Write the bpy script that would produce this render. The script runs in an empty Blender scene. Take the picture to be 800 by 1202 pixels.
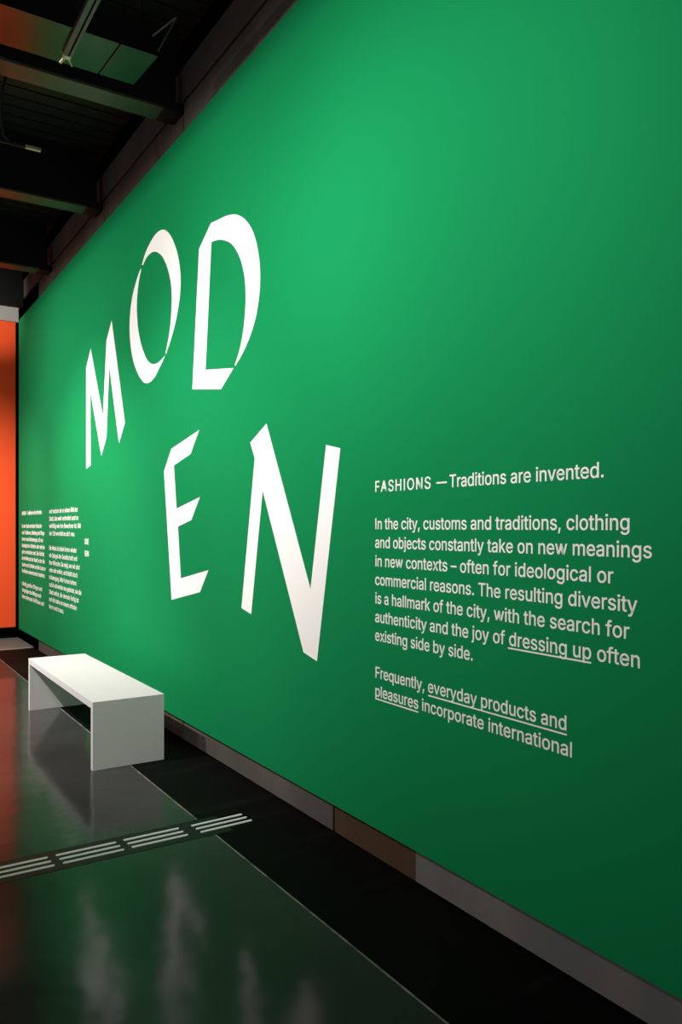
import bpy, bmesh, math, random
from mathutils import Vector
random.seed(7)
sc = bpy.context.scene
COL = sc.collection

# ------------------------------------------------------------------ camera
YAW = math.atan2(590, 920)            # turned right of the wall's own direction
EYE = 1.55
cam = bpy.data.cameras.new('camera')
cam_ob = bpy.data.objects.new('camera', cam)
COL.objects.link(cam_ob)
cam.sensor_fit = 'HORIZONTAL'
cam.sensor_width = 36.0
cam.lens = 36.0 * 920 / 800
cam.shift_y = (619 - 601) / 800
cam.clip_start = 0.05
cam_ob.location = (0, 0, EYE)
cam_ob.rotation_euler = (math.pi / 2, 0, -YAW)
sc.camera = cam_ob

# ------------------------------------------------------------------ world, exposure, gallery and fill spots
w = bpy.data.worlds.new('world')
sc.world = w
w.use_nodes = True
w.node_tree.nodes['Background'].inputs[0].default_value = (1, .975, .94, 1)
w.node_tree.nodes['Background'].inputs[1].default_value = 0.45   # even ambient fill added for the unseen hall's light; back and left walls omitted
sc.view_settings.view_transform = 'Standard'
sc.view_settings.look = 'None'
sc.view_settings.gamma = 1
sc.view_settings.use_curve_mapping = False
sc.view_settings.exposure = 0.0
sc.cycles.max_bounces = 8
sc.cycles.use_denoising = True
try:
    sc.cycles.denoiser = 'OPENIMAGEDENOISE'
except Exception:
    pass
sc.cycles.sample_clamp_indirect = 4.0

def spot(loc, aim, watts, deg, blend=1.0, col=(1, .965, .92), size=.06):
    l = bpy.data.lights.new('gallery_or_fill_spot', 'SPOT')
    l.energy = watts; l.spot_size = math.radians(deg); l.spot_blend = blend
    l.color = col; l.shadow_soft_size = size
    o = bpy.data.objects.new('gallery_or_fill_spot', l)
    COL.objects.link(o)
    o.location = loc
    o.rotation_euler = (Vector(aim) - Vector(loc)).to_track_quat('-Z', 'Y').to_euler()
    return o

#SPOTS#
LX1, LZ = -1.0, 3.7                  # wall washers, their upper light cut by an added baffle
spot((.2, 8.2, LZ), (1.0, 11.6, 1.2), 1040, 70, size=.03)         # orange panel
spot((.2, 9.3, LZ), (1.75, 11.7, 4.6), 400, 34, size=.02)         # added fill lamp, brightens the concrete above the orange panel
for y, z, watts in ((10, 3.4, 214), (10, 1.0, 126), (8.5, 3.4, 215), (8.5, 2.3, 90), (7.7, 3.4, 98), (7.7, 1.0, 880),
                    (7.0, 3.4, 132), (5.5, 3.4, 207), (5.5, 1.0, 556), (4.0, 3.4, 258), (4.0, 2.3, 191),
                    (2.5, 3.4, 162), (2.5, 2.3, 385), (1.0, 3.4, 88)):
    spot((LX1, y, LZ), (2.09, y + .2, z), watts, 76, size=.02)      # green panel
spot((LX1, 5.3, LZ), (1.6, 6.1, .2), 145, 44, size=.02)              # bench
spot((-.6, 1.5, LZ), (1.5, 5.05, .2), 212, 34, size=.02)  # added fill lamp, brightens the bench's near end and the floor there
#ENDSPOTS#

# ------------------------------------------------------------------ materials
def mat(name, base, rough=.5, spec=.5, metal=0.0, noise=None, bump=None):
    """noise = (scale xyz, amount, second colour, detail); bump = (scale, strength)"""
    m = bpy.data.materials.new(name)
    m.use_nodes = True
    nt = m.node_tree
    b = nt.nodes['Principled BSDF']
    b.inputs['Base Color'].default_value = (*base, 1)
    b.inputs['Roughness'].default_value = rough
    b.inputs['Specular IOR Level'].default_value = spec
    b.inputs['Metallic'].default_value = metal
    if noise or bump:
        tc = nt.nodes.new('ShaderNodeTexCoord')
    if noise:
        sxyz, lo, hi, c2, detail = noise
        mp = nt.nodes.new('ShaderNodeMapping'); mp.inputs['Scale'].default_value = sxyz
        n = nt.nodes.new('ShaderNodeTexNoise'); n.inputs['Scale'].default_value = 1; n.inputs['Detail'].default_value = detail
        r = nt.nodes.new('ShaderNodeValToRGB')
        r.color_ramp.elements[0].position = lo; r.color_ramp.elements[1].position = hi
        r.color_ramp.elements[0].color = (*base, 1); r.color_ramp.elements[1].color = (*c2, 1)
        nt.links.new(tc.outputs['Object'], mp.inputs[0]); nt.links.new(mp.outputs[0], n.inputs['Vector'])
        nt.links.new(n.outputs['Fac'], r.inputs[0]); nt.links.new(r.outputs[0], b.inputs['Base Color'])
    if bump:
        n2 = nt.nodes.new('ShaderNodeTexNoise'); n2.inputs['Scale'].default_value = bump[0]; n2.inputs['Detail'].default_value = 3
        bp = nt.nodes.new('ShaderNodeBump'); bp.inputs['Strength'].default_value = bump[1]; bp.inputs['Distance'].default_value = .01
        nt.links.new(tc.outputs['Object'], n2.inputs['Vector']); nt.links.new(n2.outputs['Fac'], bp.inputs['Height'])
        nt.links.new(bp.outputs[0], b.inputs['Normal'])
    return m

M = {}
M['green'] = mat('green_paint', (.004, .21, .066), .8, .06)
M['orange'] = mat('orange_paint', (.80, .075, .016), .7, .2)
M['vinyl'] = mat('white_vinyl', (.90, .885, .86), .6, .2)
M['white'] = mat('white_lacquer', (.715, .69, .685), .6, .12, noise=((2.5, 1.2, 3), .60, .78, (.66, .65, .64), 4))
M['black'] = mat('black_paint', (.004, .004, .004), .7, .15)
M['pale_concrete'] = mat('pale_concrete', (.30, .285, .26), .8, .2, noise=((1.6, 1, .8), .35, .7, (.38, .36, .33), 5), bump=(30, .12))
M['gap'] = mat('dark_gap', (.002, .002, .002), .9, 0)
M['concrete'] = mat('grey_concrete', (.076, .067, .058), .8, .2, noise=((.8, 2.2, .7), .35, .7, (.108, .097, .084), 5), bump=(30, .12))
M['warm_concrete'] = mat('brown_concrete', (.07, .049, .04), .8, .2, noise=((.8, 3.5, .6), .35, .7, (.096, .072, .06), 5), bump=(30, .12))
M['rust_concrete'] = mat('rust_stained_concrete', (.058, .032, .018), .8, .2, noise=((.8, 5, .5), .4, .68, (.08, .047, .028), 5), bump=(30, .12))
M['cool_concrete'] = mat('cool_concrete', (.125, .122, .118), .8, .2, noise=((.8, 4, .6), .35, .7, (.165, .155, .135), 5), bump=(30, .12))
M['steel'] = mat('grey_painted_steel', (.11, .08, .06), .30, .42, .45)
M['sheet'] = mat('dark_metal_sheet', (.098, .084, .07), .24, .4, 1.0)
M['dark_steel'] = mat('black_painted_steel', (.006, .006, .006), .6, .2)
M['deck'] = mat('dark_grey_deck', (.055, .044, .038), .42, .4, .5)
M['aluminium'] = mat('aluminium', (.13, .11, .105), .35, .5, .9)
M['edging'] = mat('brushed_edging', (.34, .32, .29), .5, .4, .2, noise=((5, 9, 5), .42, .66, (.09, .085, .08), 6))
M['matte_floor'] = mat('matte_black_floor', (.0035, .0032, .0032), .6, .05, noise=((.9, 7, 1), .55, .85, (.012, .0115, .011), 6))
M['floor_dull'] = mat('dull_dark_floor', (.022, .019, .017), .36, .4, noise=((2, 2, 1), .35, .7, (.030, .026, .024), 5))
M['band'] = mat('black_rubber_band', (.006, .0065, .006), .5, .3)
M['bar'] = mat('pale_guide_bar', (.93, .93, .88), .45, .4)
M['pale_floor'] = mat('pale_grey_floor', (.115, .112, .10), .5, .4, noise=((1.5, 1.5, 1), .35, .7, (.14, .135, .12), 4))
M['pale_edge'] = mat('pale_edge_strip', (.24, .225, .20), .5, .4)
M['brass'] = mat('brass_fitting', (.62, .52, .36), .35, .5, .8)
M['cable'] = mat('black_cable', (.02, .016, .015), .4, .5)

def floor_material():
    m = bpy.data.materials.new('polished_dark_floor')
    m.use_nodes = True
    nt = m.node_tree; b = nt.nodes['Principled BSDF']
    tc = nt.nodes.new('ShaderNodeTexCoord')
    n = nt.nodes.new('ShaderNodeTexNoise'); n.inputs['Scale'].default_value = 1.7; n.inputs['Detail'].default_value = 6
    r = nt.nodes.new('ShaderNodeValToRGB')
    r.color_ramp.elements[0].color = (.036, .0335, .031, 1); r.color_ramp.elements[0].position = .35
    r.color_ramp.elements[1].color = (.056, .052, .048, 1); r.color_ramp.elements[1].position = .75
    nt.links.new(tc.outputs['Object'], n.inputs['Vector']); nt.links.new(n.outputs['Fac'], r.inputs[0])
    # pale specks and short scratches
    v = nt.nodes.new('ShaderNodeTexVoronoi'); v.inputs['Scale'].default_value = 3.4
    lt = nt.nodes.new('ShaderNodeMath'); lt.operation = 'LESS_THAN'; lt.inputs[1].default_value = .018
    mx = nt.nodes.new('ShaderNodeMix'); mx.data_type = 'RGBA'
    mx.inputs['B'].default_value = (.22, .21, .19, 1)
    nt.links.new(tc.outputs['Object'], v.inputs['Vector']); nt.links.new(v.outputs['Distance'], lt.inputs[0])
    nt.links.new(lt.outputs[0], mx.inputs['Factor']); nt.links.new(r.outputs[0], mx.inputs['A'])
    nt.links.new(mx.outputs['Result'], b.inputs['Base Color'])
    n2 = nt.nodes.new('ShaderNodeTexNoise'); n2.inputs['Scale'].default_value = 2.3; n2.inputs['Detail'].default_value = 5
    mr = nt.nodes.new('ShaderNodeMapRange')
    mr.inputs['To Min'].default_value = .10; mr.inputs['To Max'].default_value = .17
    nt.links.new(tc.outputs['Object'], n2.inputs['Vector']); nt.links.new(n2.outputs['Fac'], mr.inputs['Value'])
    nt.links.new(mr.outputs['Result'], b.inputs['Roughness'])
    b.inputs['IOR'].default_value = 1.28
    b.inputs['Specular IOR Level'].default_value = .5
    # slow waviness of the hand-laid floor
    n3 = nt.nodes.new('ShaderNodeTexNoise'); n3.inputs['Scale'].default_value = 3.6; n3.inputs['Detail'].default_value = 2
    bp = nt.nodes.new('ShaderNodeBump'); bp.inputs['Strength'].default_value = .30; bp.inputs['Distance'].default_value = .010
    nt.links.new(tc.outputs['Object'], n3.inputs['Vector']); nt.links.new(n3.outputs['Fac'], bp.inputs['Height'])
    nt.links.new(bp.outputs[0], b.inputs['Normal'])
    return m
M['floor'] = floor_material()

# ------------------------------------------------------------------ builders
def add_box(bm, x0, x1, y0, y1, z0, z1, bev=0.0, seg=2):
    r = bmesh.ops.create_cube(bm, size=1)
    vs = r['verts']
    for v in vs:
        v.co = Vector(((x0 + x1) / 2 + v.co.x * (x1 - x0), (y0 + y1) / 2 + v.co.y * (y1 - y0), (z0 + z1) / 2 + v.co.z * (z1 - z0)))
    if bev:
        es = list({e for v in vs for e in v.link_edges})
        bmesh.ops.bevel(bm, geom=es, offset=bev, segments=seg, affect='EDGES', profile=.5)

def add_tube(bm, pts, rad, n=8):
    pts = [Vector(p) for p in pts]
    rings = []
    for i, p in enumerate(pts):
        d = (pts[min(i + 1, len(pts) - 1)] - pts[max(i - 1, 0)]).normalized()
        up = Vector((0, 0, 1)) if abs(d.z) < .9 else Vector((0, 1, 0))
        a = d.cross(up).normalized(); b = d.cross(a)
        rings.append([bm.verts.new(p + a * math.cos(t) * rad + b * math.sin(t) * rad) for t in [2 * math.pi * k / n for k in range(n)]])
    for r0, r1 in zip(rings, rings[1:]):
        for k in range(n):
            bm.faces.new((r0[k], r0[(k + 1) % n], r1[(k + 1) % n], r1[k]))
    bm.faces.new(rings[0]); bm.faces.new(rings[-1])
    bmesh.ops.recalc_face_normals(bm, faces=bm.faces)

def obj(name, bm, m, parent=None):
    me = bpy.data.meshes.new(name)
    bm.to_mesh(me); bm.free()
    me.materials.append(m)
    o = bpy.data.objects.new(name, me)
    COL.objects.link(o)
    if parent:
        o.parent = parent
        o.matrix_parent_inverse = parent.matrix_world.inverted()
    return o

def boxes(name, lst, m, parent=None, bev=0.0):
    bm = bmesh.new()
    for b in lst:
        add_box(bm, *b, bev=bev)
    return obj(name, bm, m, parent)

def struct(name, lst, m, bev=0.0):
    o = boxes(name, lst, m, None, bev)
    o['kind'] = 'structure'
    return o

def thing(name, label, cat, loc=(0, 0, 0), group=None):
    o = bpy.data.objects.new(name, None)
    COL.objects.link(o)
    o.location = loc
    o.empty_display_size = .1
    bpy.context.view_layer.update()
    o['label'] = label; o['category'] = cat
    if group:
        o['group'] = group
    return o

def tag(o, label, cat, group=None):
    o['label'] = label; o['category'] = cat
    if group:
        o['group'] = group
    return o

def wall_at(px, py, x):
    """the point of the plane x = const that the photo shows at (px, py): y, z"""
    u = (px - 400) / 920; v = (619 - py) / 920
    dx = math.sin(YAW) + u * math.cos(YAW); dy = math.cos(YAW) - u * math.sin(YAW)
    t = x / dx
    return dy * t, EYE + v * t

# lettering: flat filled outlines lying on the green panel's face, 1 mm thick
FACE = 2.090                       # x of the green panel's front face
def fill_on_wall(name, polys, parent, m, thick=.0012, offset=0.0):
    """polys: list of (list of loops of (along, z)); along runs from the far end to the near end, i.e. along = -y"""
    final = bmesh.new()
    for k, loops in enumerate(polys):
        cu = bpy.data.curves.new('outline', 'CURVE')
        cu.dimensions = '2D'; cu.fill_mode = 'BOTH'
        cu.extrude = thick / 2 + .00005 * (k % 3); cu.offset = offset
        for lp in loops:
            s = cu.splines.new('POLY'); s.points.add(len(lp) - 1); s.use_cyclic_u = True
            for p, q in zip(s.points, lp):
                p.co = (q[0], q[1], 0, 1)
        o = bpy.data.objects.new('outline', cu)
        COL.objects.link(o)
        bpy.context.view_layer.update()
        me = bpy.data.meshes.new_from_object(o.evaluated_get(bpy.context.evaluated_depsgraph_get()))
        bpy.data.objects.remove(o); bpy.data.curves.remove(cu)
        final.from_mesh(me); bpy.data.meshes.remove(me)
    # (along, z, depth) -> world: x = FACE - depth, y = -along
    for v in final.verts:
        a, z, d = v.co
        v.co = Vector((FACE - thick / 2 - d, -a, z))
    return obj(name, final, m, parent)
# outlines of the letters used in the wall texts: advance width, closed contours
GLYPHS = {
'A':(480,"16,0 201,509 276,509 463,0 395,0 257,394 232,478 245,478 191,302 85,0|110,142 110,199 370,199 370,142"),
'B':(456,"60,0 60,509 266,508 310,499 329,491 345,481 371,456 381,442 394,410 398,374 392,331 373,301 347,280 326,270 315,267 315,262 327,261 351,252 374,237 394,216 409,189 414,173 418,136 417,117 408,83 390,52 377,39 362,28 344,18 324,10 301,4 247,0|125,57 272,58 296,63 315,70 330,80 341,92 349,105 354,120 355,149 348,173 335,194 317,211 293,224 264,230 125,231|125,285 252,286 277,291 299,302 316,317 329,337 335,359 336,372 330,403 323,417 313,429 299,439 283,446 240,452 125,452"),
'C':(510,"267,-7 235,-5 205,1 177,11 150,25 126,42 104,63 86,88 70,115 57,146 48,179 42,215 40,254 42,293 48,329 57,362 70,393 86,421 104,445 126,466 150,484 177,498 205,508 235,514 267,516 305,513 357,498 388,481 415,460 438,433 456,402 469,367 473,348 408,348 401,373 389,395 375,413 348,435 304,452 267,456 223,450 203,443 166,419 150,403 137,385 125,364 116,340 109,314 103,254 109,194 116,168 125,145 137,123 166,89 184,76 203,66 223,59 245,54 280,53 327,64 348,74 375,96 389,114 401,136 408,160 473,160 457,107 428,62 416,49 388,28 357,11 305,-4"),
'D':(502,"219,0 96,0 96,57 244,58 272,63 296,70 318,81 337,94 354,110 368,128 379,149 388,172 398,226 398,285 388,337 379,361 368,381 354,399 338,415 320,428 299,438 275,446 221,452 93,452 93,509 225,509 261,507 294,501 325,492 353,478 377,461 399,441 418,418 433,391 446,361 455,329 460,293 462,255 460,217 455,181 446,149 433,119 417,92 398,68 376,48 351,31 322,17 291,8 256,2|125,509 125,0 60,0 60,509"),
'E':(419,"60,0 60,509 372,509 372,452 125,452 125,286 355,286 355,229 125,229 125,57 375,57 375,0"),
'F':(410,"60,0 60,509 369,509 369,452 125,452 125,278 346,278 346,221 125,221 125,0"),
'G':(520,"269,-7 236,-5 205,1 176,11 149,25 125,43 104,64 85,88 69,116 57,146 47,179 42,215 40,254 42,293 47,329 57,362 69,393 85,421 103,445 125,466 149,484 175,498 203,508 233,514 265,516 304,513 340,504 374,489 416,458 429,445 458,401 470,367 474,349 408,349 387,393 365,420 347,434 304,452 265,456 222,450 202,443 183,432 150,404 125,364 116,340 109,314 103,254 109,194 116,168 125,145 137,124 151,105 166,90 184,76 203,66 246,54 290,54 309,57 328,63 345,71 374,93 386,107 396,123 410,160 414,180 415,202 434,199 283,199 283,256 478,256 478,200 476,170 471,141 463,115 451,91 436,69 419,50 399,33 377,19 352,8 326,0 298,-5"),
'H':(517,"60,0 60,509 125,509 125,289 392,289 392,509 457,509 457,0 392,0 392,232 125,232 125,0"),
'I':(208,"72,0 72,509 136,509 136,0"),
'K':(467,"104,145 104,216 212,344 364,509 448,509 231,276 228,276|60,0 60,509 125,509 125,0|372,0 188,259 228,309 449,0"),
'L':(393,"60,0 60,509 125,509 125,57 361,57 361,0"),
'M':(628,"60,0 60,509 152,509 287,159 322,49 307,49 352,187 476,509 568,509 568,0 504,0 507,457 513,457 456,291 342,0 286,0 159,321 112,457 119,457 122,291 122,0"),
'N':(523,"60,0 60,509 136,509 388,107 414,55 405,54 399,157 399,509 463,509 463,0 387,0 148,381 108,452 119,454 125,291 125,0"),
'O':(533,"267,-7 235,-5 205,1 177,11 150,25 126,42 105,63 86,88 70,115 57,146 48,179 42,215 40,254 42,293 48,329 57,362 70,393 86,421 105,445 126,466 150,484 177,498 205,508 235,514 267,516 299,514 329,508 357,498 384,484 408,466 429,445 448,421 464,393 477,362 486,329 491,293 493,254 491,215 486,179 477,146 464,115 448,88 429,63 408,42 384,25 357,11 329,1 299,-5|289,54 330,66 349,76 367,89 383,105 396,123 408,144 418,168 425,194 429,223 429,286 425,314 418,341 408,365 396,386 383,404 367,420 349,433 330,443 310,450 267,456 223,450 203,443 184,433 167,420 151,404 137,385 125,364 116,340 109,314 103,254 109,194 116,168 125,144 137,123 151,105 167,89 184,76 203,66 223,59 245,54"),
'P':(445,"60,0 60,509 235,509 289,503 312,497 350,476 366,462 379,447 390,430 404,391 409,348 404,304 390,265 379,248 366,233 350,219 332,207 312,198 289,191 263,187 109,186 109,242 252,243 284,250 297,256 318,272 327,282 342,319 344,362 338,389 333,402 318,423 297,439 268,449 232,452 125,452 125,0"),
'R':(449,"60,0 60,509 236,509 290,504 333,489 351,478 367,465 380,450 399,415 405,395 409,352 405,309 399,290 380,255 367,240 333,217 312,209 264,199 96,198 96,255 252,256 284,262 309,273 327,290 334,300 342,324 345,352 339,393 334,405 319,425 298,440 269,449 233,452 125,452 125,0|353,0 230,229 303,229 428,0"),
'S':(447,"197,-8 149,1 108,19 91,31 76,45 64,60 54,77 46,96 41,115 38,137 104,137 110,110 123,88 142,71 166,59 209,50 241,50 272,55 299,66 321,82 336,102 345,126 345,151 338,171 325,186 296,205 154,249 128,260 105,274 86,289 71,307 60,326 54,348 52,372 53,393 58,413 65,431 75,448 87,463 119,488 158,506 203,514 227,516 275,511 316,498 351,476 377,449 387,433 399,397 401,378 337,378 334,396 326,412 316,426 286,447 247,457 225,459 194,456 167,448 145,435 129,418 118,398 115,376 119,352 124,342 148,319 212,293 312,264 359,238 379,220 395,198 405,171 408,139 407,118 403,99 396,81 374,48 360,34 343,21 302,2 252,-8"),
'T':(449,"32,452 32,509 417,509 417,452 257,452 257,0 193,0 193,452"),
'U':(517,"230,-7 177,5 154,15 133,28 114,43 98,60 74,101 66,124 60,173 60,509 124,509 125,160 133,128 150,99 160,87 187,68 220,56 259,52 298,56 331,68 357,87 368,99 384,128 392,160 393,509 457,509 456,148 451,124 443,101 433,80 419,60 403,43 384,28 363,15 340,5 288,-7"),
'V':(480,"204,0 16,509 84,509 209,158 248,31 235,31 290,206 395,509 463,509 278,0"),
'W':(686,"155,0 16,509 82,509 173,158 197,40 189,40 224,196 306,509 380,509 492,67 497,40 488,40 510,145 603,509 670,509 530,0 455,0 347,410 336,475 350,475 318,323 230,0"),
'Z':(438,"42,0 42,46 341,476 348,454 40,452 40,509 397,509 397,462 116,57 97,33 90,54 214,57 399,57 399,0"),
'a':(389,"142,-8 110,-1 80,12 57,32 40,58 31,90 31,123 38,150 50,171 67,187 100,203 125,211 259,232 270,238 275,248 275,268 271,288 262,304 240,322 220,329 196,331 171,329 140,318 118,301 103,281 100,274 41,291 48,308 67,335 104,364 148,379 179,384 227,382 275,367 296,353 315,333 329,306 336,272 337,0 277,0 277,52 272,52 264,38 236,12 215,1 176,-8|187,46 216,53 239,66 257,83 269,104 275,126 276,190 253,180 144,162 125,155 103,139 95,124 92,95 102,72 121,56 149,47"),
'b':(424,"213,-7 184,-1 162,10 138,31 118,59 112,59 112,0 53,0 53,509 114,509 114,319 118,319 137,346 161,367 183,378 212,384 252,383 274,378 294,371 313,361 345,332 359,313 370,293 379,270 389,218 389,160 379,108 370,84 346,45 330,29 313,16 294,5 274,-2 252,-7|237,48 253,51 267,57 291,76 309,101 321,133 327,170 327,209 321,245 309,276 301,290 280,311 253,325 237,329 203,329 174,320 161,312 140,291 125,263 116,229 113,210 113,169 125,115 140,86 162,65 174,57 188,51 204,48"),
'c':(396,"182,-7 159,-2 137,6 117,16 98,30 82,46 68,64 56,85 46,108 36,159 34,187 40,243 46,268 56,291 68,312 82,330 98,346 117,360 137,371 182,383 234,383 272,373 305,356 324,341 347,312 362,277 303,262 286,295 264,315 226,329 189,329 158,319 134,300 115,274 103,242 97,206 97,169 103,134 108,117 115,102 134,76 158,57 173,51 207,46 234,49 258,58 282,76 296,95 304,117 363,102 348,67 334,46 306,21 261,-1 221,-8"),
'd':(424,"172,-7 130,5 111,16 94,29 79,45 55,84 39,133 35,160 35,218 39,245 46,270 55,293 79,332 112,361 131,371 151,378 173,383 213,384 241,378 263,367 287,346 306,319 311,319 311,509 372,509 372,0 313,0 313,59 307,59 287,31 263,10 241,-1 212,-7|221,48 236,51 263,65 284,86 293,100 305,132 311,169 311,210 305,247 293,278 275,302 251,320 221,329 187,329 157,319 133,301 115,276 103,245 97,209 97,170 103,133 115,101 134,76 158,57 172,51 188,48"),
'e':(404,"185,-7 161,-2 138,6 117,16 98,30 82,46 68,64 56,85 46,108 35,159 35,215 39,242 46,267 55,290 67,311 97,346 115,359 135,370 157,378 180,383 221,384 251,379 294,361 319,341 331,329 350,299 363,263 368,242 371,169 75,169 75,221 338,221 310,202 307,237 298,269 283,294 263,314 237,326 205,330 173,326 159,321 135,304 116,282 103,256 97,226 97,157 104,122 110,106 118,92 139,70 151,61 179,50 212,46 244,50 263,56 278,66 292,80 306,105 365,91 353,63 335,39 311,19 283,4 249,-5 231,-7"),
'f':(254,"228,379 228,327 6,327 6,379|81,0 82,447 84,461 96,486 113,505 135,519 161,527 197,530 243,521 227,468 195,474 171,470 154,460 145,443 142,431 142,0"),
'g':(425,"187,-150 134,-140 105,-127 82,-110 64,-91 51,-69 101,-41 128,-72 154,-88 178,-95 207,-97 229,-96 249,-92 267,-85 282,-75 295,-62 304,-47 310,-28 311,68 306,68 287,41 263,21 241,11 212,5 173,6 152,10 132,17 95,39 80,53 55,90 46,112 39,136 35,163 35,220 39,246 46,271 66,314 80,332 112,361 131,371 173,383 213,384 242,378 264,367 288,346 308,319 313,319 313,379 372,379 371,-32 367,-54 360,-73 350,-90 324,-117 291,-136 251,-147 229,-150|222,60 251,68 264,75 285,95 300,121 309,154 312,172 312,212 305,248 300,264 285,291 275,303 251,320 222,329 188,329 158,320 145,312 124,290 115,277 103,246 97,212 97,173 103,138 116,108 134,85 158,68 172,63 188,60"),
'h':(410,"114,0 53,0 53,509 114,509 114,287 102,287 112,312 124,332 137,349 152,362 169,372 187,379 207,383 246,383 280,376 309,360 332,336 341,321 348,304 356,264 357,0 296,0 295,256 290,275 283,291 273,304 260,315 246,323 229,328 197,328 172,322 150,311 126,283 114,243"),
'i':(167,"53,0 53,379 114,379 114,0|75,444 60,449 48,461 42,475 42,491 48,506 67,521 84,524 100,521 114,512 123,499 126,491 126,475 119,461 107,449 92,444"),
'j':(167,"53,379 114,379 113,-47 107,-77 95,-102 76,-122 52,-135 21,-142 -10,-143 -10,-87 14,-86 25,-83 34,-78 46,-64 50,-54 53,-29|75,444 60,449 48,461 42,475 42,491 48,506 67,521 83,524 100,521 114,512 123,499 126,483 123,468 114,455 107,449 92,444"),
'k':(381,"110,137 110,212 121,212 284,379 360,379 184,199 177,199|53,0 53,509 114,509 114,0|294,0 148,186 191,229 372,0"),
'l':(164,"53,0 53,509 111,509 111,0"),
'm':(610,"53,0 53,379 112,379 112,295 108,295 112,310 132,346 161,370 195,384 219,386 239,385 257,380 273,372 287,361 299,347 309,331 316,314 321,295 312,295 322,321 337,343 368,369 394,380 437,386 468,383 497,372 522,354 541,328 548,313 553,296 557,255 557,0 496,0 496,254 494,273 490,289 483,302 473,313 460,321 433,329 406,330 374,320 351,299 341,280 335,247 335,0 274,0 273,275 269,288 262,301 242,320 229,326 188,330 168,325 148,314 132,299 121,278 114,253 114,0"),
'n':(410,"114,0 53,0 53,379 112,379 112,287 102,287 112,312 124,332 137,349 152,362 169,372 187,379 207,383 246,383 280,376 309,360 332,336 341,321 348,304 356,264 357,0 296,0 295,256 290,275 283,291 273,304 260,315 246,323 229,328 197,328 172,322 150,311 126,283 114,243"),
'o':(415,"182,-7 159,-2 137,6 117,16 98,30 82,46 68,64 56,85 46,108 36,159 34,187 40,243 46,268 56,291 68,312 82,330 98,346 117,360 137,371 182,383 233,383 278,371 299,360 317,346 333,330 347,312 359,291 369,268 376,243 380,216 380,159 376,133 369,108 359,85 347,64 333,46 317,30 299,16 256,-2 233,-7|207,46 242,51 257,57 282,76 300,102 307,117 316,151 319,187 316,224 307,258 292,287 282,300 257,319 226,329 189,329 158,319 134,300 115,274 103,242 97,206 97,169 103,134 108,117 115,102 134,76 158,57 173,51"),
'p':(424,"53,-143 53,379 112,379 112,319 118,319 137,346 161,367 183,378 212,384 252,383 274,378 294,371 313,361 345,332 359,313 370,293 379,270 389,218 389,160 379,108 370,84 346,45 330,29 313,16 294,5 274,-2 252,-7 213,-7 184,-1 162,10 138,31 118,59 114,59 114,-143|237,48 253,51 267,57 291,76 309,101 321,133 327,170 327,209 321,245 309,276 301,290 280,311 253,325 237,329 203,329 174,320 161,312 140,291 125,263 116,229 113,210 113,169 125,115 140,86 162,65 174,57 188,51 204,48"),
'q':(424,"372,-143 311,-143 311,59 306,59 287,31 263,10 241,-1 212,-7 172,-7 130,5 111,16 94,29 79,45 55,84 39,133 35,160 35,218 39,245 46,270 55,293 79,332 112,361 131,371 151,378 173,383 213,384 241,378 263,367 287,346 307,319 313,319 313,379 372,379|221,48 236,51 263,65 284,86 293,100 305,132 311,169 311,210 305,247 293,278 275,302 251,320 221,329 187,329 157,319 133,301 115,276 103,245 97,209 97,170 103,133 115,101 134,76 158,57 172,51 188,48"),
'r':(259,"53,0 53,379 112,379 112,321 115,321 130,347 140,358 166,375 196,384 243,384 243,322 207,326 182,323 159,315 132,293 117,262 114,250 114,0"),
's':(365,"163,-7 128,-2 112,3 84,18 72,27 53,50 45,63 36,94 94,107 105,79 124,60 150,49 181,45 200,46 232,55 255,71 267,91 267,112 265,121 254,136 237,147 212,155 125,177 104,186 87,196 72,208 61,222 53,237 48,255 48,290 51,305 65,332 87,354 100,363 131,377 167,384 206,384 239,378 267,366 290,349 307,328 324,290 268,277 258,298 243,316 232,323 205,331 187,333 156,329 131,317 114,299 110,289 110,267 112,258 124,243 157,227 254,202 275,194 292,183 306,171 317,158 325,142 330,125 330,90 321,61 302,35 290,24 260,6 223,-5 203,-7"),
't':(227,"204,379 204,327 6,327 6,379|65,471 126,471 128,76 136,61 142,56 159,51 185,51 202,54 213,2 168,-4 145,-3 125,2 107,10 92,21 80,35 72,52 67,71 65,93"),
'u':(410,"164,-4 146,-1 115,11 101,20 78,44 69,59 62,76 54,116 53,379 114,379 115,123 119,105 127,89 137,75 150,64 164,56 200,50 226,53 249,62 268,77 283,97 293,122 296,153 296,379 357,379 357,0 298,0 298,92 307,92 297,67 286,47 272,30 257,17 240,7 222,0 203,-4"),
'v':(389,"163,0 17,379 84,379 187,87 206,21 184,21 224,155 305,379 371,379 226,0"),
'w':(567,"138,0 23,379 87,379 165,91 175,41 165,41 206,214 252,379 316,379 397,67 402,41 391,41 423,176 480,379 545,379 429,0 368,0 291,280 277,338 291,338 248,172 199,0"),
'x':(379,"21,0 171,218 171,171 29,379 100,379 207,206 175,206 233,306 282,379 352,379 209,169 209,214 358,0 287,0 173,182 205,182 148,85 91,0"),
'y':(389,"47,-139 61,-86 96,-90 118,-84 136,-67 151,-36 163,-1 17,379 84,379 187,87 206,21 184,21 224,155 305,379 371,379 198,-72 177,-107 159,-124 139,-136 117,-143"),
'z':(380,"42,0 42,46 254,320 254,323 48,323 48,379 333,379 333,331 126,60 126,56 339,56 339,0"),
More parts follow.
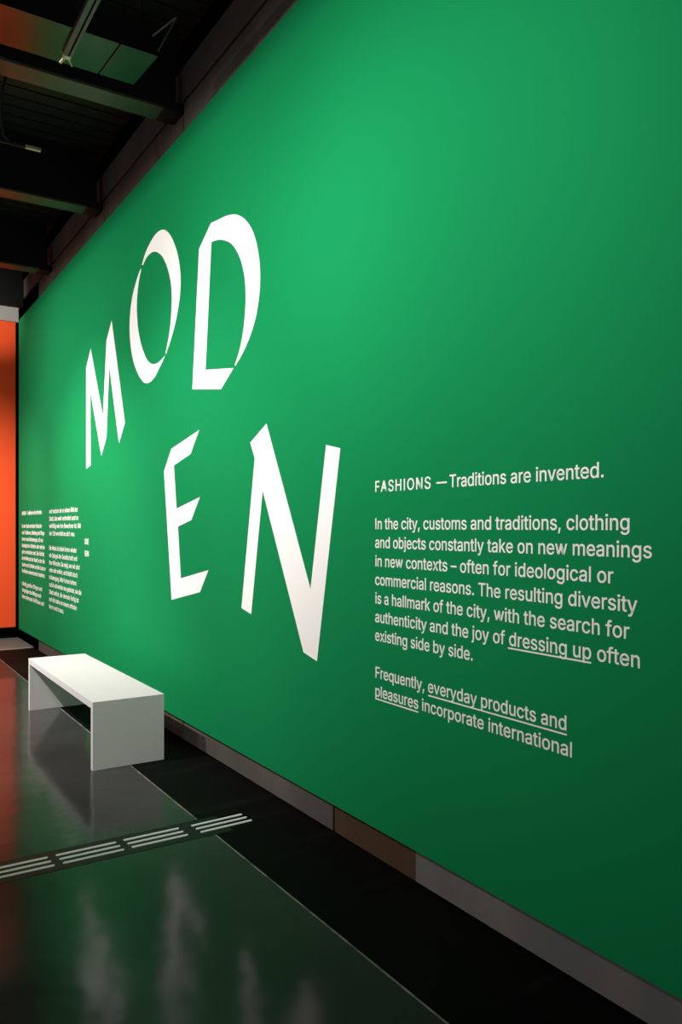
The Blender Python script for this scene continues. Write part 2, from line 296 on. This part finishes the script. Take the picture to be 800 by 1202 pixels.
'ä':(389,"142,-8 110,-1 80,12 57,32 40,58 31,90 31,123 38,150 50,171 67,187 100,203 125,211 259,232 270,238 275,248 275,268 271,288 262,304 240,322 220,329 196,331 171,329 140,318 118,301 103,281 100,274 41,291 48,308 67,335 104,364 148,379 179,384 227,382 275,367 296,353 315,333 329,306 336,272 337,0 277,0 277,52 272,52 264,38 236,12 215,1 176,-8|187,46 216,53 239,66 257,83 269,104 275,126 276,190 253,180 144,162 125,155 103,139 95,124 92,95 102,72 121,56 149,47|253,444 239,449 227,461 221,475 221,491 227,505 239,517 253,523 269,523 290,512 299,499 301,475 295,461 283,449 269,444|109,444 95,449 80,468 77,483 80,499 89,512 109,523 126,523 140,517 155,499 158,483 155,468 140,449 126,444"),
'ö':(415,"182,-7 159,-2 137,6 117,16 98,30 82,46 68,64 56,85 46,108 36,159 34,187 40,243 46,268 56,291 68,312 82,330 98,346 117,360 137,371 182,383 233,383 278,371 299,360 317,346 333,330 347,312 359,291 369,268 376,243 380,216 380,159 376,133 369,108 359,85 347,64 333,46 317,30 299,16 256,-2 233,-7|207,46 242,51 257,57 282,76 300,102 307,117 316,151 319,187 316,224 307,258 292,287 282,300 257,319 226,329 189,329 158,319 134,300 115,274 103,242 97,206 97,169 103,134 108,117 115,102 134,76 158,57 173,51|271,444 257,449 245,461 239,475 239,491 245,505 257,517 271,523 287,523 302,517 317,499 320,483 317,468 302,449 287,444|127,444 113,449 98,468 95,483 98,499 107,512 127,523 144,523 158,517 173,499 176,483 173,468 158,449 144,444"),
'ü':(410,"164,-4 146,-1 115,11 101,20 78,44 69,59 62,76 54,116 53,379 114,379 115,123 119,105 127,89 137,75 150,64 164,56 200,50 226,53 249,62 268,77 283,97 293,122 296,153 296,379 357,379 357,0 298,0 298,92 307,92 297,67 286,47 272,30 257,17 240,7 222,0 203,-4|269,444 254,449 239,468 236,483 239,499 248,512 269,523 285,523 299,517 311,505 317,483 311,461 299,449 285,444|125,444 111,449 99,461 93,475 93,491 104,512 125,523 141,523 162,512 173,491 173,475 167,461 155,449 141,444"),
'ß':(441,"122,0 60,0 60,362 63,398 70,429 82,456 99,477 120,494 143,506 169,513 197,516 229,512 260,503 289,486 301,476 312,463 327,432 331,414 330,370 325,351 309,322 289,293 285,272 288,256 297,241 370,180 385,162 396,141 402,115 402,84 394,55 377,31 354,13 324,0 289,-6 237,-5 207,1 172,15 164,20 187,74 217,58 251,50 297,53 321,64 337,81 342,104 339,123 330,139 300,167 248,209 229,237 223,259 224,291 238,318 268,360 272,388 266,420 259,432 250,442 226,455 197,459 179,457 164,453 152,446 141,435 133,422 127,405 123,386"),
'.':(188,"86,-4 70,3 57,16 50,32 50,50 57,66 70,79 86,86 104,86 121,79 134,66 138,59 141,41 138,24 128,9 113,-1 104,-4"),
',':(188,"38,-119 68,71 137,71 84,-119"),
'–':(350,"350,244 350,188 0,188 0,244"),
'—':(699,"699,244 699,188 0,188 0,244"),
'-':(453,"337,244 337,188 114,188 114,244"),
' ':(188,"")}

# ------------------------------------------------------------------ the room
FAR = 12.2                          # concrete wall behind the orange panel
WX = 2.112                          # concrete face of the right wall
DECK = 5.12
struct('floor', [(-4.5, 1.600, -3.0, 8.62, -.12, 0)], M['floor'])
struct('floor', [(-4.5, 1.600, 8.624, 10.62, -.12, 0)], M['floor_dull'])
struct('floor_border', [(1.600, 2.40, -3.0, 10.62, -.12, 0)], M['matte_floor'])
struct('floor_far', [(-4.5, 2.45, 10.70, FAR + .1, -.12, 0)], M['pale_floor'])
struct('trim_1', [(-4.5, 2.09, 10.62, 10.70, -.12, .003)], M['pale_edge'], .001)
struct('trim_2', [(1.597, 1.604, -3.0, 3.665, -.01, .0015), (1.597, 1.604, 3.915, 10.62, -.01, .0015)], M['edging'])
struct('trim_3', [(-2.5, 1.555, 3.670, 3.905, -.005, .0015), (1.555, 1.70, 3.668, 3.903, -.005, .0018)], M['band'])
struct('ceiling', [(-4.5, 2.6, -3.0, FAR + .3, DECK + .02, DECK + .15)] +
       [(-4.5, 2.5, 5.62 + .16 * k, 5.62 + .16 * k + .135, DECK - .02, DECK + .03) for k in range(-52, 41)], M['deck'])
struct('wall_far', [(-4.5, 2.45, FAR, FAR + .25, -.12, DECK + .1), (-4.5, WX + .02, 11.70, FAR, .5, DECK)], M['pale_concrete'])
struct('recess_shade_far', [(-4.5, 2.13, FAR - .02, FAR, 0, .16)], M['black'])  # added black board, stands in for the shade below the orange panel
struct('wall_right', [(2.135, 2.45, -3.0, FAR, -.12, DECK + .1)], M['gap'])
# concrete facing slabs of the right wall, dark joints between them
JO = [-3.0, -.67, 1.36, 2.692, 3.363, 5.41, 7.42, 9.45, 10.30]
KIND = ['cool_concrete', 'cool_concrete', 'cool_concrete', 'rust_concrete', 'concrete', 'warm_concrete', 'warm_concrete', 'concrete']
for i, k in enumerate(KIND):
    g0 = .0005 if i in (2, 3) else .009
    g1 = .0005 if i in (1, 2) else .009
    if i == 3: g1 = .012
    struct('wall_right_slab', [(WX, 2.135, JO[i] + g0, JO[i + 1] - g1, .012, 4.625)], M[k])
struct('wall_right_slab', [(WX + .03, 2.135, 10.30, FAR - .02, .0, 4.625)], M['black'])
struct('wall_right_upper', [(WX + .01, 2.135, -3.0, 5.405, 4.665, 4.91), (WX + .01, 2.135, 5.415, FAR, 4.665, 4.91)], M['concrete'])

# added unseen baffle, keeps the wall light off everything above the green panel
zc = LZ + (4.415 - LZ) * .25 / (FACE - LX1)
struct('added_light_baffle', [(LX1 + .25, LX1 + .262, -2.0, 11.0, zc, zc + .30)], M['black'])

# steel cross beams: dark web, paler bottom flange, dark bearing block at the wall
beam_ys = [1.30, 3.36, 5.41, 7.47, 9.56]
names = ['', '', 'nearest', 'middle', 'farthest']
for i, y in enumerate(beam_ys):
    if i < 2:
        continue
    e = thing('ceiling_beam', ['', '', 'nearest dark ceiling beam with a lit underside, behind the hanging panels',
              'middle of three dark ceiling beams, its underside red towards the left edge',
              'farthest and smallest dark ceiling beam, just above the grey bulkhead'][i], 'beam', (-1.2, y + .09, 4.55), 'steel beams under the ceiling')
    boxes('web', [(-4.5, 2.06, y + .02, y + .165, 4.572, DECK - .02)], M['dark_steel'], e)
    boxes('flange', [(-4.5, 1.965, y, y + .185, 4.55, 4.572)], M['steel'], e, .003)
    bm = bmesh.new()
    add_box(bm, 1.965, WX, y - .01, y + .195, 4.548, 4.62, bev=.012)
    obj('bearing_block', bm, M['dark_steel'], e)
struct('trim_4', [(-4.5, WX, 11.28, 11.40, 4.55, DECK)], M['black'])       # bulkhead over the far panel

# ------------------------------------------------------------------ the green wall panel with its lettering
gp = thing('exhibition_panel', 'tall green exhibition panel along the right wall with big white letters', 'wall panel', (FACE, 6.0, .157))
boxes('panel_board', [(FACE, FACE + .019, -2.5, 11.46, .157, 4.396)], M['green'], gp, .0015)

def catmull(pts, n=4, closed=False):
    out = []
    for i in range(len(pts) - 1):
        p0 = pts[max(i - 1, 0)]; p1 = pts[i]; p2 = pts[i + 1]; p3 = pts[min(i + 2, len(pts) - 1)]
        for k in range(n):
            t = k / n
            out.append(tuple(.5 * (2 * p1[j] + (p2[j] - p0[j]) * t + (2 * p0[j] - 5 * p1[j] + 4 * p2[j] - p3[j]) * t * t
                                   + (3 * p1[j] - p0[j] - 3 * p2[j] + p3[j]) * t ** 3) for j in (0, 1)))
    out.append(pts[-1])
    return out

def scaled(pts, s, ox, oy):
    return [(ox + x / s, oy + y / s) for x, y in pts]

def on_panel(pts):
    r = []
    for x, y in pts:
        yy, zz = wall_at(x, y, FACE)
        r.append((-yy, zz))
    return r

let_M = [(101.2, 431.6), (106.5, 409.3), (120.9, 489), (125.05, 399.3), (131.1, 376.2), (146.6, 496.3), (139.7, 520.2), (128.3, 430),
         (125.0, 513.3), (119.0, 534.9), (106.1, 459.4), (106.5, 546.1), (101.2, 550.6)]
O1 = catmull([(130, 305), (150, 235), (180, 165), (215, 105), (245, 72), (278, 58), (312, 73), (345, 125), (375, 205), (395, 300), (403, 400),
              (400, 500), (388, 600), (365, 720), (335, 830), (305, 920), (298, 936)]) + \
     catmull([(297, 928), (315, 840), (330, 740), (338, 640), (341, 540), (336, 450), (322, 370), (298, 295), (266, 238), (225, 213),
              (190, 225), (160, 260), (137, 308)])
O2 = catmull([(123, 332), (105, 375), (85, 440), (65, 520), (50, 620), (43, 740), (48, 850), (60, 940), (80, 1020), (110, 1090), (138, 1130),
              (163, 1142), (192, 1130), (222, 1095), (250, 1040), (275, 990), (294, 945)]) + \
     catmull([(290, 950), (265, 977), (240, 999), (213, 1007), (185, 997), (160, 965), (138, 910), (118, 840), (102, 750), (95, 650), (95, 560),
              (102, 470), (112, 400), (125, 340)])
D1 = [(75, 258), (150, 93)] + catmull([(152, 92), (205, 66), (252, 45), (300, 36), (342, 48), (380, 80), (415, 135), (440, 210), (457, 300),
      (466, 400), (465, 500), (455, 600), (440, 690), (415, 780), (385, 860), (350, 935), (308, 1008)]) + \
     catmull([(303, 1004), (325, 940), (345, 860), (360, 770), (370, 670), (374, 560), (370, 470), (360, 400), (342, 330), (315, 270),
      (285, 228), (250, 207), (210, 199), (178, 205), (155, 214)]) + [(154, 216), (116, 1034), (296, 1022), (215, 1159), (32, 1159)]
let_E = scaled([(42, 325), (90, 178), (272, 55), (216, 212), (107, 287), (124, 570), (277, 494), (221, 645), (134, 688), (152, 1027),
                (333, 973), (277, 1118), (92, 1168)], 5.586, 185, 495)
let_N = [(293.7, 519.7), (312.7, 497.3), (364.4, 691.7), (382.7, 522.2), (399.3, 526.1), (372, 776.2), (356.2, 765.7), (308.3, 575.8),
         (294.8, 721), (283.4, 713.7), (299, 537.9)]
for polys, lab in (([[on_panel(let_M)]], 'white angular letter M'),
                   ([[on_panel(scaled(O1, 6.013, 145, 260))], [on_panel(scaled(O2, 6.013, 145, 260))]], 'white slanted letter O of two crescents'),
                   ([[on_panel(scaled(D1, 5.467, 220, 245))]], 'white letter D with a pointed bowl'),
                   ([[on_panel(let_E)]], 'white letter E with cut arms'),
                   ([[on_panel(let_N)]], 'large white letter N')):
    o = fill_on_wall('letter', polys, gp, M['vinyl'])
    o['label'] = lab

# text
def parse(s):
    adv, d = GLYPHS[s]
    loops = [[tuple(int(v) for v in p.split(',')) for p in l.split()] for l in d.split('|')] if d else []
    return adv, loops
def area(l):
    return sum(l[i - 1][0] * l[i][1] - l[i][0] * l[i - 1][1] for i in range(len(l))) / 2
def inside(p, l):
    c = False
    for i in range(len(l)):
        (x0, y0), (x1, y1) = l[i - 1], l[i]
        if (y0 > p[1]) != (y1 > p[1]) and p[0] < (x1 - x0) * (p[1] - y0) / (y1 - y0) + x0:
            c = not c
    return c
def glyph_shapes(ch):
    adv, loops = parse(ch)
    outs = [[l] for l in loops if area(l) < 0]
    for h in [l for l in loops if area(l) >= 0]:
        for o in outs:
            if inside(h[0], o[0]):
                o.append(h); break
    return adv, outs
UNIT = .0985 / 1000                 # metres per glyph unit
def text_polys(s, a0, a1, z, track=0):
    """one line set between a0 and a1 (metres along the wall), baseline z"""
    pen = 0; raw = []
    for ch in s:
        adv, outs = glyph_shapes(ch)
        for o in outs:
            raw.append([[(pen + x, y) for x, y in l] for l in o])
        pen += adv + track
    xs = [p[0] for o in raw for l in o for p in l]
    lo, hi = min(xs), max(xs)
    k = (a1 - a0) / (hi - lo)
    return [[[(a0 + (x - lo) * k, z + y * UNIT) for x, y in l] for l in o] for o in raw]
def layered(polys):
    return polys
def along(px):
    return -wall_at(px, 619, FACE)[0]

ZL, LEAD = 1.5415, .0856            # baseline of the first paragraph line, line pitch
def row(k):
    return ZL - LEAD * k
OFF = .0007
def text_line(segments, k, parts_name='text_line'):
    """segments: (words, left px, right px) of one printed line"""
    polys = []
    for s, q0, q1 in segments:
        polys += text_polys(s, along(q0), along(q1), row(k), 60 if s == 'FASHIONS' else 0)
    return fill_on_wall(parts_name, polys, gp, M['vinyl'], offset=OFF)
def underline(parent, q0, q1, z):
    a0, a1 = along(q0), along(q1)
    o = boxes('underline', [(FACE - .0021, FACE, -a1, -a0, z - .0027, z + .0027)], M['vinyl'])
    o.parent = parent
    return o

text_line([('FASHIONS', 440.6, 505.2), ('—', 512.2, 524.2), ('Traditions are invented.', 527.7, 708.2)], -2, 'heading')
rows = [
    ('In the city, customs and traditions, clothing', 440.6, 738.4, 0),
    ('and objects constantly take on new meanings', 440.4, 764.6, 1),
    ('in new contexts – often for ideological or', 440.6, 719.6, 2),
    ('commercial reasons. The resulting diversity', 440.4, 747.6, 3),
    ('is a hallmark of the city, with the search for', 440.6, 738.3, 4),
    ('authenticity and the joy of dressing up often', 440.4, 750.5, 5),
    ('existing side by side.', 440.4, 554.5, 6),
    ('Frequently, everyday products and', 440.8, 664.4, 8),
    ('pleasures incorporate international', 440.6, 670.8, 9)]
tl = [text_line([(s, a, b)], k) for s, a, b, k in rows]
underline(tl[5], 596.3, 693.8, wall_at(596.3, 760.6, FACE)[1])
underline(tl[7], 502.8, 665.3, wall_at(503, 816.4, FACE)[1])
underline(tl[8], 440.6, 490.8, wall_at(441, 820.0, FACE)[1])

F = lambda v: v / 6.667
text_line([('MODEN – Traditionen sind erfunden.', 25.8, F(328))], -2, 'heading')
c1 = ['In der Stadt erhalten Bräuche', 'und Traditionen, Kleidung und Dinge', 'immer neue Bedeutungen, oft aus',
      'ideologischen Gründen oder weil sie', 'gut zu verkaufen sind. Die Vielfalt',
      'ist ein Merkmal der Stadt, in der die', 'Suche nach Echtheit und die Lust am', 'Verkleiden nebeneinander bestehen.']
r1 = [326, 347, 336, 349, 345, 349, 356, 352]
for k, (s, r) in enumerate(zip(c1, r1)):
    text_line([(s, 25.9, F(r))], k)
c2 = ['Häufig greifen Dinge und', 'Vergnügen des Alltags auch', 'internationale Einflüsse auf']
for k, (s, r) in enumerate(zip(c2, (328, 322, 345))):
    text_line([(s, 25.9, F(r))], 9 + k)
c3 = ['und machen sie zu einem Bild der', 'Stadt, das weit verbreitet und so', 'vielfältig wie ihre Bewohner ist. Mit', 'der Zeit wandelt es sich neu.']
for k, (s, r) in enumerate(zip(c3, (608, 613, 632, 585))):
    text_line([(s, 57.9, F(r))], k - 2)
c4 = ['Die Mode ist dabei immer wieder', 'ein Spiegel der Gesellschaft und', 'ihrer Wünsche. Sie zeigt, wer wir sind', 'oder sein wollen, und bleibt doch',
      'in Bewegung. Alte Formen kehren', 'zurück und werden neu gedeutet, wie die', 'Stadt selbst, die niemals fertig ist', 'und sich stets von neuem erfinden', 'kann und muss.']
for k, (s, r) in enumerate(zip(c4, (600, 603, 622, 606, 598, 636, 615, 600, 498))):
    text_line([(s, 57.9, F(r))], k + 3)
for s, z in (('DE', 1.383), ('EN', 1.263)):
    o = fill_on_wall('language_mark', text_polys(s, along(99.8), along(104.0), z), gp, M['vinyl'], offset=.003)

# ------------------------------------------------------------------ the orange panel at the far end
op = thing('exhibition_panel', 'plain orange exhibition panel across the far end of the room', 'wall panel', (0, 11.62, .168))
boxes('panel_board', [(-4.4, 2.074, 11.6, 11.64, .168, 4.396)], M['orange'], op, .0015)
boxes('corner_gap_dark', [(2.0745, WX + .02, 11.58, 11.66, .10, 4.38)], M['gap'], op)  # black strip added in the corner gap, its darkness given as colour
boxes('bracket', [(x, x + .06, 11.641, 11.695, 3.6, 3.66) for x in (-3, -1, 1)], M['dark_steel'], op)

# ------------------------------------------------------------------ bench
be = thing('bench', 'white box-shaped bench in front of the green panel', 'bench', (1.605, 6.03, 0))
BX0, BX1, BY0, BY1, BH, BT = 1.362, 1.832, 5.045, 7.04, .437, .046
def mitred(name, prof, bev=.0015):
    """a board of the bench: its (y, z) outline drawn along the bench's depth"""
    bm = bmesh.new()
    v0 = [bm.verts.new((BX0, y, z)) for y, z in prof]
    v1 = [bm.verts.new((BX1, y, z)) for y, z in prof]
    bm.faces.new(v0); bm.faces.new(v1[::-1])
    for i in range(len(prof)):
        j = (i + 1) % len(prof)
        bm.faces.new((v0[j], v0[i], v1[i], v1[j]))
    bmesh.ops.recalc_face_normals(bm, faces=bm.faces)
    bmesh.ops.bevel(bm, geom=list(bm.edges), offset=bev, segments=1, affect='EDGES')
    return obj(name, bm, M['white'], be)
mitred('seat', [(BY0, BH), (BY1, BH), (BY1 - BT, BH - BT), (BY0 + BT, BH - BT)], .0006)
mitred('side_panel', [(BY0, 0), (BY0, BH), (BY0 + BT, BH - BT), (BY0 + BT, 0)], .0006)
mitred('side_panel', [(BY1, 0), (BY1, BH), (BY1 - BT, BH - BT), (BY1 - BT, 0)], .0006)

# ------------------------------------------------------------------ tactile guide bars on the floor
def guide(x0, x1, y, dy, label):
    t = thing('tactile_guide', label, 'tactile floor marking', ((x0 + x1) / 2, y, 0), 'tactile guide markings on the dark floor band')
    for k in range(3):
        bm = bmesh.new()
        # long low bar with rounded ends
        n = 8; r = .0078; yk = y + (k - 1) * .0525
        sx = (1 - k) * .004
        pts = [(x1 - r + sx + r * math.cos(a), r * math.sin(a)) for a in [-math.pi / 2 + math.pi * i / n for i in range(n + 1)]] + \
              [(x0 + r + sx + r * math.cos(a), r * math.sin(a)) for a in [math.pi / 2 + math.pi * i / n for i in range(n + 1)]]
        def sh(px):
            return yk + dy * (px - (x0 + x1) / 2)
        v0 = [bm.verts.new((px, sh(px) + py, .0012)) for px, py in pts]
        v1 = [bm.verts.new((px * 1.0, sh(px) + py * .8, .0058)) for px, py in pts]
        bm.faces.new(v1); bm.faces.new(v0[::-1])
        for i in range(len(pts)):
            j = (i + 1) % len(pts)
            bm.faces.new((v0[i], v0[j], v1[j], v1[i]))
        obj('guide_bar', bm, M['bar'], t)
guide(1.543, 1.836, 3.788, .03, 'three white guide bars nearest the green panel, crossing the metal floor seam')
guide(1.190, 1.478, 3.788, 0, 'second set of three white guide bars from the green panel')
guide(.867, 1.153, 3.783, 0, 'third set of three white guide bars from the green panel')
guide(.545, .831, 3.781, 0, 'set of three white guide bars cut off by the left picture edge')

# ------------------------------------------------------------------ hanging things under the ceiling
def hang_panel(x0, x1, label):
    t = thing('ceiling_panel', label, 'ceiling panel', ((x0 + x1) / 2, 4.94, 4.5), 'hanging grey metal ceiling panels')
    bm = bmesh.new()
    add_box(bm, x0, x1, 4.714, 5.189, 4.5, 4.52, bev=.002)
    for v in bm.verts:                                              # pitched a little, the far edge higher
        v.co.z += (v.co.y - 4.9515) * .105
    obj('panel_sheet', bm, M['sheet'], t)
    bm = bmesh.new()
    for xx in (x0 + .06, x1 - .06):
        add_tube(bm, [(xx, 4.85, 4.52), (xx, 4.85, DECK)], .004, 6)
    obj('suspension_rod', bm, M['dark_steel'], t)
    return t
hang_panel(-2.6, 1.434, 'long grey metal ceiling panel behind the lighting track')
tp = hang_panel(1.442, 1.673, 'short grey metal ceiling panel at the wall end of the row')
bm = bmesh.new()
add_tube(bm, [(1.60, 4.60, 4.52), (1.68, 4.42, 4.56)], .006, 8)
add_tube(bm, [(1.68, 4.42, 4.56), (1.672, 4.72, 4.51)], .006, 8)
obj('brace', bm, M['aluminium'], tp)

tr = thing('lighting_track', 'slim metal lighting track running parallel to the green panel', 'lighting track', (1.09, 3.0, 4.2))
bm = bmesh.new()
for (x0, x1, z0, z1) in ((1.058, 1.086, 4.2, 4.24), (1.094, 1.112, 4.2, 4.24), (1.058, 1.112, 4.225, 4.24)):
    add_box(bm, x0, x1, -1.5, 4.54, z0, z1, bev=.002)
obj('track_body', bm, M['aluminium'], tr)
boxes('track_slot', [(1.0861, 1.0939, -1.5, 4.535, 4.212, 4.2245)], M['gap'], tr)
bm = bmesh.new()
add_box(bm, 1.062, 1.108, 4.54, 4.575, 4.196, 4.238, bev=.006)
add_tube(bm, [(1.075, 4.57, 4.20), (1.06, 4.60, 4.185)], .009, 8)
add_tube(bm, [(1.10, 4.57, 4.20), (1.125, 4.60, 4.185)], .005, 8)
obj('end_connector', bm, M['brass'], tr)
bm = bmesh.new()
for yy in (0.5, 4.30):
    add_tube(bm, [(1.085, yy, 4.24), (1.085, yy, DECK)], .0022, 6)
obj('suspension_wire', bm, M['aluminium'], tr)

t2 = thing('lighting_track', 'short lighting track end with a hanging cable at the left picture edge', 'lighting track', (.6, 5.8, 4.2))
bm = bmesh.new(); add_box(bm, -2.2, 1.10, 5.788, 5.812, 4.2, 4.222, bev=.002)
obj('track_body', bm, M['dark_steel'], t2)
bm = bmesh.new(); add_box(bm, 1.10, 1.205, 5.787, 5.813, 4.199, 4.223, bev=.004)
obj('end_connector', bm, M['brass'], t2)
bm = bmesh.new()
add_tube(bm, [(.985, 5.8, 4.222), (.955, 5.8, 4.26), (.945, 5.8, 4.36), (.947, 5.8, 4.50), (.953, 5.8, 4.58), (.975, 5.8, 4.66), (.985, 5.8, 4.8), (.985, 5.8, DECK)], .010, 8)
obj('power_cable', bm, M['cable'], t2)
